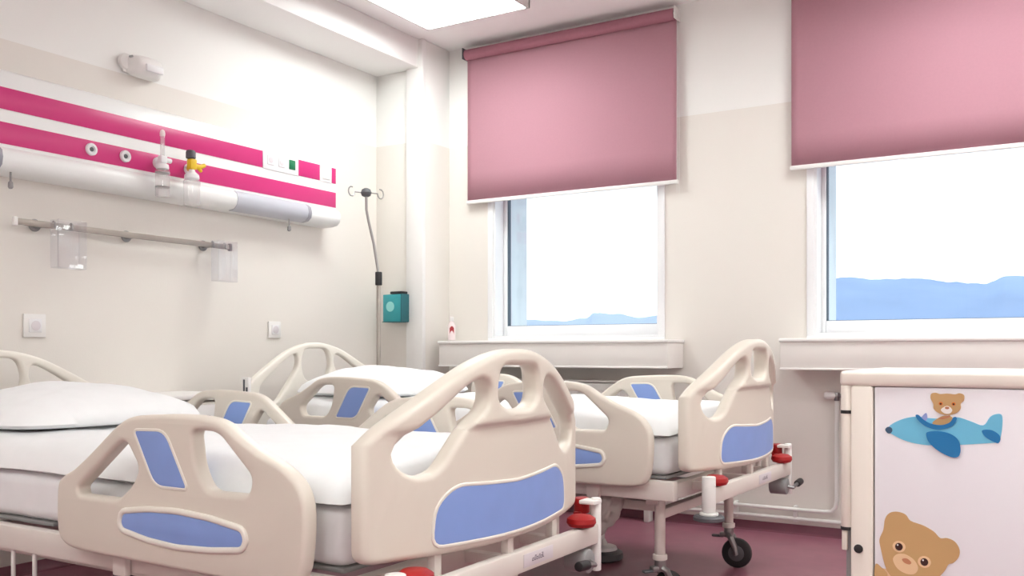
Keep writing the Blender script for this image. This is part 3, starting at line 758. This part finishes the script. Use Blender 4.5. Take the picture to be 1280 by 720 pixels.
# drip stand behind the far bed
t = thing('drip_stand', 'thin grey drip stand with hooks behind the head of the far bed', 'drip stand', (-3.33, 4.06, 0))
b = bmesh.new(); cyl(b, (0, 0, 0.08), (0, 0, 1.31), 0.0115, 14, 0.002); obj('lower_pole', b, M['railsteel'], t)
b = bmesh.new(); tube(b, [(0, 0, 1.30), (-0.003, -0.004, 1.36), (-0.012, -0.028, 1.50), (-0.02, -0.062, 1.62), (-0.022, -0.078, 1.68), (-0.022, -0.080, 1.775)], 0.0075, 10); obj('upper_rod', b, M['steel'], t)
b = bmesh.new(); cyl(b, (0, 0, 1.27), (0, 0, 1.345), 0.019, 16, 0.004); obj('clamp_collar', b, M['black'], t)
b = bmesh.new(); lathe(b, [(1.752, 0.012), (1.758, 0.024), (1.775, 0.030), (1.792, 0.024), (1.80, 0.010)], (-0.022, -0.080, 0), (0, 0, 1), 20); obj('top_hub', b, M['greydark'], t)
for s in (-1, 1):
    b = bmesh.new(); hx, hy = -0.022, -0.080
    pts = [(hx+0.02*s, hy+0.02*s, 1.775), (hx+0.03*s, hy+0.055*s, 1.775)]
    for k in range(9): a = pi+k/8*1.6*pi; pts.append((hx+0.035*s, hy+s*(0.080+0.026*cos(a)), 1.775+0.026*sin(a)))
    tube(b, pts, 0.0036, 8); obj('hook', b, M['steel'], t)
for k in range(5):
    a = k/5*2*pi+0.3; b = bmesh.new()
    tube(b, [(0.015*cos(a), 0.015*sin(a), 0.10), (0.10*cos(a), 0.10*sin(a), 0.075), (0.20*cos(a), 0.20*sin(a), 0.055)], [0.013, 0.011, 0.009], 8)
    lg = obj('leg', b, M['railsteel'], t)
    b = bmesh.new(); c = Vector((0.20*cos(a), 0.20*sin(a), 0.026)); tt = Vector((-sin(a), cos(a), 0)); cyl(b, c-tt*0.010, c+tt*0.010, 0.026, 16, 0.004); cyl(b, c, c+Vector((0, 0, 0.028)), 0.006, 8); obj('caster', b, M['black'], lg)

# ------------------------------------------------------------------ roller blinds
def blind(x0, x1, zb, label):
    t = thing('roller_blind', label, 'roller blind', ((x0+x1)/2, 4.638, 2.672), group='pink roller blinds')
    w = x1-x0
    b = bmesh.new(); cyl(b, (-w/2+0.012, 0, 0), (w/2-0.012, 0, 0), 0.031, 28); obj('roller', b, M['blindroll'], t, angle=60)
    b = bmesh.new(); n = 40; T = []
    for i in range(n+1):
        x = -w/2+0.006+(w-0.012)*i/n; col = []
        for z in [0.012, -0.02, -0.10, -0.30, -0.5, -0.7, zb-2.672+0.012]:
            col.append(b.verts.new((x, 0.0215+0.004*noise.noise(Vector((x*3, z*2, x0)))*min(1, -z*4), z)))
        T.append(col)
    for A, Bq in zip(T, T[1:]):
        for k in range(6): b.faces.new((A[k], Bq[k], Bq[k+1], A[k+1]))
    fab = obj('blind_fabric', b, M['blind'], t, angle=60)
    md = fab.modifiers.new('thickness', 'SOLIDIFY'); md.thickness = 0.0008; md.offset = 0
    b = box(bmesh.new(), (0, 0.0215, zb-2.672+0.006), (w, 0.014, 0.022), 0.005); obj('bottom_bar', b, M['whiteplastic'], t)
    for s in (-1, 1):
        b = bmesh.new(); box(b, (s*(w/2-0.003), 0.012, 0.004), (0.006, 0.085, 0.066), 0.002); box(b, (s*(w/2-0.006), 0.056, 0.004), (0.012, 0.006, 0.066), 0.001); cyl(b, (s*(w/2-0.012), 0, 0), (s*(w/2+0.004), 0, 0), 0.018, 16, 0.002); obj('end_bracket', b, M['greydark'] if s < 0 else M['whiteplastic'], t)
    b = bmesh.new(); x = w/2+0.006
    for dx in (0, 0.012): cyl(b, (x+dx*0.4, 0.02*(dx > 0)-0.012, 0), (x+dx*0.4, 0.02*(dx > 0)-0.012, zb-2.672-0.06), 0.0012, 6)
    obj('bead_chain', b, M['whiteplastic'], t)
blind(-3.145, -1.806, 1.790, 'dusty pink roller blind over the left window, seen whole')
blind(-1.222, 0.115, 1.800, 'dusty pink roller blind over the right window, cut by the frame edge')

# ------------------------------------------------------------------ ceiling lights
def light(x0, x1, y0, y1, label):
    t = thing('ceiling_light', label, 'ceiling light', ((x0+x1)/2, (y0+y1)/2, ZC), group='square ceiling lights')
    w, d = x1-x0, y1-y0; b = bmesh.new()
    for cx, cy, sx, sy in ((-w/2+0.008, 0, 0.016, d), (w/2-0.008, 0, 0.016, d), (0, -d/2+0.008, w, 0.016), (0, d/2-0.008, w, 0.016)):
        box(b, (cx, cy, -0.033), (sx, sy, 0.064), 0.003)
    box(b, (0, 0, -0.012), (w-0.02, d-0.02, 0.02)); obj('light_frame', b, M['panelframe'], t)
    b = box(bmesh.new(), (0, 0, -0.056), (w-0.032, d-0.032, 0.012), 0.003); obj('diffuser', b, M['panel'], t)
light(-3.085, -2.43, 3.53, 4.185, 'bright square ceiling light near the window wall')
for (x, y) in ((-2.75, -0.8), (-0.3, 3.85), (-0.3, 1.5), (-0.3, -0.8), (1.6, 3.85), (1.6, 1.5), (1.6, -0.8)):  # unseen lamps added to brighten the window wall, footboards and blinds
    light(x-0.33, x+0.33, y-0.33, y+0.33, 'added square fill light on the ceiling, out of view')

# ------------------------------------------------------------------ radiators and pipework
def radiator(x0, x1, z0, z1, label):
    t = thing('radiator', label, 'radiator', ((x0+x1)/2, YW, z0), group='radiators under the windows')
    w, h = x1-x0, z1-z0; b = bmesh.new()
    n = int(w/0.05)
    box(b, (0, -0.105, h/2), (w, 0.012, h-0.03), 0.004)
    for k in range(n): box(b, (-w/2+0.03+(w-0.06)*k/(n-1), -0.113, h/2), (0.026, 0.012, h-0.10), 0.005)
    obj('front_panel', b, M['rad'], t)
    b = box(bmesh.new(), (0, -0.042, h/2), (w, 0.012, h-0.03), 0.004); obj('back_panel', b, M['rad'], t)
    b = bmesh.new(); m = int(w/0.03)
    for k in range(m): box(b, (-w/2+0.02+(w-0.04)*k/(m-1), -0.074, h-0.005), (0.012, 0.066, 0.006), 0.001)
    for y in (-0.112, -0.037): box(b, (0, y, h-0.005), (w, 0.012, 0.010), 0.003)
    obj('top_grille', b, M['rad'], t)
    for s in (-1, 1):
        b = box(bmesh.new(), (s*(w/2-0.2), -0.0185, h*0.6), (0.03, 0.037, h*0.5), 0.002); obj('wall_bracket', b, M['rad'], t)
        b = box(bmesh.new(), (s*(w/2-0.12), -0.074, -z0/2+0.01), (0.03, 0.06, z0+0.02), 0.004); obj('floor_foot', b, M['rad'], t)
radiator(-3.05, -1.84, 0.16, 0.745, 'white panel radiator under the left window behind the far bed')
radiator(-0.90, 0.20, 0.16, 0.745, 'white panel radiator under the right window behind the sticker locker')
t = thing('heating_pipe', 'white heating pipe along the foot of the window wall with radiator valve', 'pipe', (-1.0, YW, 0))
b = bmesh.new(); tube(b, [(-0.84, -0.04, 0.125), (-0.06, -0.04, 0.125), (-0.025, -0.04, 0.130), (-0.006, -0.04, 0.150), (0, -0.04, 0.185), (0, -0.04, 0.68)], 0.010, 12); obj('supply_pipe', b, M['whitemetal'], t)
b = bmesh.new(); tube(b, [(-0.84, -0.03, 0.078), (1.0, -0.03, 0.078)], 0.010, 12); obj('return_pipe', b, M['whitemetal'], t)
b = bmesh.new(); cyl(b, (0, -0.04, 0.665), (0, -0.04, 0.705), 0.013, 14, 0.003); cyl(b, (0, -0.04, 0.69), (0.10, -0.072, 0.69), 0.009, 12); obj('valve_body', b, M['chrome'], t)
b = bmesh.new(); lathe(b, [(-0.012, 0.010), (0, 0.017), (0.035, 0.019), (0.045, 0.014)], (-0.012, -0.04, 0.69), (-1, -0.2, 0), 18); obj('valve_knob', b, M['whiteplastic'], t)
for x in (-0.5, -0.2):
    b = bmesh.new(); box(b, (x, -0.02, 0.102), (0.018, 0.036, 0.08), 0.004); obj('pipe_clip', b, M['whiteplastic'], t)

# small bottle on the left end of the window ledge
t = thing('small_bottle', 'small pale bottle with a red mark on the left end of the window ledge', 'bottle', (-3.165, 4.53, 0.970))
b = bmesh.new(); lathe(b, [(0, 0.018), (0.003, 0.022), (0.085, 0.022), (0.100, 0.014), (0.112, 0.010)], (0, 0, 0), (0, 0, 1), 20); obj('bottle_body', b, M['bottlepink'], t)
b = bmesh.new(); lathe(b, [(0.110, 0.013), (0.112, 0.014), (0.135, 0.013), (0.138, 0.008)], (0, 0, 0), (0, 0, 1), 18); obj('cap', b, M['whiteplastic'], t)
b = bmesh.new(); n = 7
A = [b.verts.new((0.0224*cos(-1.5+k/n*1.2), 0.0224*sin(-1.5+k/n*1.2), 0.035+0.02*sin(k/n*pi))) for k in range(n+1)]; C_ = [b.verts.new((0.0224*cos(-1.5+k/n*1.2), 0.0224*sin(-1.5+k/n*1.2), 0.07+0.012*sin(k/n*pi))) for k in range(n+1)]
for k in range(n): b.faces.new((A[k], A[k+1], C_[k+1], C_[k]))
obj('red_mark', b, M['redprint'], t)

# ------------------------------------------------------------------ locker with bear stickers (front face at y = 1.75)
FX, FY, FZ = -0.12, 1.75, 0.0                 # centre of the front at floor level
t = thing('sticker_locker', 'ivory locker with lilac door and teddy bear stickers at the right edge', 'locker', (FX, FY, FZ))
HW = 0.232
b = bmesh.new()
for s in (-1, 1):
    box(b, (s*(HW-0.019), 0.012, 0.455), (0.038, 0.024, 0.77), 0.005)          # stiles
    box(b, (s*(HW-0.010), 0.21, 0.455), (0.018, 0.39, 0.77), 0.004)            # sides
box(b, (0, 0.012, 0.085), (2*HW-0.07, 0.024, 0.03), 0.003); box(b, (0, 0.40, 0.455), (2*HW-0.03, 0.014, 0.77), 0.003); box(b, (0, 0.21, 0.08), (2*HW-0.03, 0.37, 0.018), 0.003)
obj('cabinet_body', b, M['locker'], t)
b = box(bmesh.new(), (-0.009, 0.215, 0.8525), (2*HW+0.020, 0.43, 0.027), 0.007, 4); obj('worktop', b, M['locker'], t)
b = box(bmesh.new(), (0, 0.014, 0.4705), (2*HW-0.080, 0.018, 0.735), 0.002); dr = obj('door', b, M['door'], t)
b = bmesh.new(); cyl(b, (-HW+0.014, -0.0005, 0.549), (-HW+0.014, -0.0035, 0.549), 0.0078, 20, 0.001); obj('lock', b, M['black'], t)
# grab bar hanging from the worktop overhang on the left
bx_ = -HW-0.008
b = bmesh.new(); cyl(b, (bx_, 0.012, 0.582), (bx_, 0.012, 0.840), 0.0105, 18, 0.002); gb = obj('grab_bar', b, M['locker'], t)
for z in (0.789, 0.579):
    b = bmesh.new(); cyl(b, (bx_, 0.012, z), (bx_, 0.012, z+0.006), 0.0112, 18); obj('bar_ring', b, M['black'], gb)
b = bmesh.new(); box(b, (bx_-0.004, 0.014, 0.560), (0.010, 0.012, 0.036), 0.002); box(b, (bx_+0.012, 0.016, 0.555), (0.008, 0.016, 0.03), 0.002); obj('bar_stop', b, M['locker'], gb)
b = bmesh.new(); cyl(b, (bx_+0.003, 0.02, 0.10), (bx_+0.003, 0.02, 0.585), 0.0062, 12); box(b, (bx_+0.012, 0.02, 0.104), (0.03, 0.014, 0.014), 0.003); obj('bar_rod', b, M['grey'], gb)
for sx in (-0.19, 0.19):
    for y in (0.05, 0.36):
        b = bmesh.new(); cyl(b, (sx-0.012, y, 0.03), (sx+0.012, y, 0.03), 0.03, 18, 0.004); cyl(b, (sx, y, 0.03), (sx, y, 0.075), 0.008, 10); obj('caster', b, M['greydark'], t)

def decal(name, pts, layer, m, parent, smoothn=4, th=0.0006):
    """flat vinyl sticker on the door; layers lie on top of one another"""
    poly = cr(pts, smoothn) if smoothn else pts
    bm = slab([(p[0]-FX, p[1]) for p in poly], [], th, th*0.2, res=1)
    y = 0.005 - 0.0004 - layer*0.0005
    warp(bm, lambda u, v, w: (u, y+w, v)); return obj(name, bm, M[m], parent, smooth=False)
def disc(cx, cz, rx, rz_): return [(cx+rx*cos(k/10*2*pi), cz+rz_*sin(k/10*2*pi)) for k in range(10)]
fus = [(-0.291, 0.763), (-0.282, 0.774), (-0.262, 0.784), (-0.241, 0.788), (-0.224, 0.786), (-0.199, 0.786), (-0.178, 0.789), (-0.158, 0.783), (-0.139, 0.777), (-0.129, 0.791), (-0.121, 0.796), (-0.112, 0.796), (-0.110, 0.785), (-0.112, 0.763), (-0.116, 0.750), (-0.125, 0.748), (-0.149, 0.745), (-0.178, 0.742), (-0.224, 0.739), (-0.258, 0.744), (-0.282, 0.755)]
ap = decal('airplane_sticker', fus, 0, 'sky1', dr)
decal('bear_body', [(-0.217, 0.779), (-0.209, 0.786), (-0.199, 0.791), (-0.188, 0.790), (-0.185, 0.784), (-0.189, 0.776), (-0.203, 0.774), (-0.215, 0.775)], 1, 'brown', ap)
decal('bear_scarf', [(-0.208, 0.786), (-0.196, 0.790), (-0.190, 0.792), (-0.190, 0.789), (-0.200, 0.785)], 2, 'brown2', ap)
decal('bear_head', [(-0.216, 0.811), (-0.220, 0.820), (-0.219, 0.828), (-0.212, 0.830), (-0.205, 0.828), (-0.194, 0.829), (-0.182, 0.828), (-0.175, 0.830), (-0.168, 0.827), (-0.168, 0.818), (-0.173, 0.812), (-0.173, 0.804), (-0.180, 0.796), (-0.194, 0.792), (-0.207, 0.795), (-0.215, 0.802)], 3, 'brown', ap)
decal('bear_muzzle', [(-0.204, 0.801), (-0.197, 0.807), (-0.191, 0.807), (-0.186, 0.801), (-0.190, 0.795), (-0.198, 0.795)], 4, 'eyew', ap)
decal('bear_nose', disc(-0.194, 0.8045, 0.0035, 0.0022), 5, 'brown2', ap)
for x in (-0.204, -0.184):
    decal('bear_eye', disc(x, 0.8115, 0.0032, 0.0030), 4, 'eyeo', ap); decal('bear_pupil', disc(x, 0.8112, 0.0016, 0.0016), 5, 'eye', ap)
decal('cockpit_rim', [(-0.244, 0.790), (-0.239, 0.791), (-0.232, 0.784), (-0.220, 0.777), (-0.203, 0.775), (-0.190, 0.780), (-0.184, 0.789), (-0.179, 0.788), (-0.183, 0.777), (-0.194, 0.770), (-0.211, 0.767), (-0.228, 0.772), (-0.239, 0.781)], 6, 'blue2', ap)
decal('windshield', [(-0.234, 0.787), (-0.227, 0.795), (-0.225, 0.786), (-0.229, 0.780)], 5, 'lilac', ap)
decal('airplane_wing', [(-0.227, 0.758), (-0.222, 0.763), (-0.203, 0.764), (-0.186, 0.759), (-0.176, 0.749), (-0.173, 0.733), (-0.177, 0.722), (-0.188, 0.721), (-0.207, 0.730), (-0.222, 0.744)], 7, 'blue2', ap)
decal('tail_wing', [(-0.141, 0.767), (-0.135, 0.770), (-0.125, 0.769), (-0.116, 0.763), (-0.113, 0.756), (-0.116, 0.748), (-0.123, 0.750), (-0.135, 0.757)], 2, 'blue2', ap)
decal('nose_cone', [(-0.294, 0.763), (-0.290, 0.768), (-0.284, 0.767), (-0.282, 0.762), (-0.285, 0.757), (-0.290, 0.757)], 1, 'navy', ap)
BH = [(-0.302, 0.556), (-0.303, 0.570), (-0.297, 0.586), (-0.294, 0.606), (-0.286, 0.617), (-0.273, 0.620), (-0.260, 0.616), (-0.252, 0.606), (-0.232, 0.600), (-0.215, 0.591), (-0.205, 0.581), (-0.194, 0.582), (-0.182, 0.577), (-0.175, 0.565), (-0.176, 0.552), (-0.184, 0.541), (-0.192, 0.537), (-0.197, 0.527), (-0.205, 0.516), (-0.217, 0.504), (-0.241, 0.494), (-0.271, 0.497), (-0.291, 0.515)]
BHd = [(p[0], p[1]) for p in BH]
bd = decal('bear_sticker', [(-0.300, 0.518), (-0.309, 0.505), (-0.309, 0.420), (-0.285, 0.400), (-0.235, 0.400), (-0.212, 0.430), (-0.215, 0.480), (-0.235, 0.505)], 0, 'tan', dr)
decal('bear_head', BHd, 2, 'brown', bd)
decal('bear_paw', [(-0.310, 0.524), (-0.300, 0.519), (-0.290, 0.508), (-0.296, 0.495), (-0.311, 0.497)], 1, 'brown', bd)
decal('bear_muzzle', [(-0.281, 0.535), (-0.275, 0.545), (-0.262, 0.547), (-0.247, 0.539), (-0.240, 0.526), (-0.245, 0.515), (-0.258, 0.513), (-0.273, 0.520)], 3, 'tan', bd)
decal('bear_nose', [(-0.266, 0.538), (-0.258, 0.540), (-0.251, 0.534), (-0.254, 0.530), (-0.262, 0.532)], 4, 'brown2', bd)
for ex, ez in ((-0.271, 0.559), (-0.230, 0.537)):
    decal('bear_eye', disc(ex, ez, 0.0105, 0.0100), 3, 'tan', bd); decal('bear_pupil', disc(ex, ez, 0.0062, 0.0066), 4, 'eye', bd); decal('eye_glint', disc(ex-0.002, ez+0.003, 0.0015, 0.0015), 5, 'eyew', bd)

# ------------------------------------------------------------------ sky, daylight
w = bpy.data.worlds.new('overcast_sky'); SC.world = w; w.use_nodes = True
nt = w.node_tree; N = nt.nodes; Lk = nt.links
bg = N['Background']; tc = N.new('ShaderNodeTexCoord'); sx = N.new('ShaderNodeSeparateXYZ'); Lk.new(tc.outputs['Generated'], sx.inputs[0])
rp = N.new('ShaderNodeValToRGB'); Lk.new(sx.outputs['Z'], rp.inputs['Fac'])
rp.color_ramp.elements[0].position = 0.0; rp.color_ramp.elements[0].color = (*lin((240, 246, 252)), 1)
rp.color_ramp.elements[1].position = 0.28; rp.color_ramp.elements[1].color = (*lin((253, 254, 255)), 1)
Lk.new(rp.outputs['Color'], bg.inputs['Color']); bg.inputs['Strength'].default_value = 1.55

# ------------------------------------------------------------------ camera: eye 0.90 m, level, lens shifted up
cam = bpy.data.cameras.new('camera'); co = bpy.data.objects.new('camera', cam); COL.objects.link(co)
cam.sensor_fit = 'HORIZONTAL'; cam.sensor_width = 36.0; cam.lens = 36.0*1170/1280
cam.shift_x = 0.0; cam.shift_y = 80.0/1280
co.location = (0, 0, 0.90); co.rotation_euler = (radians(90), 0, radians(31.25))
cam.clip_start = 0.05; cam.clip_end = 6000
SC.camera = co
vs = SC.view_settings; vs.view_transform = 'Standard'; vs.look = 'None'; vs.exposure = 0.10; vs.gamma = 1.0; vs.use_curve_mapping = False
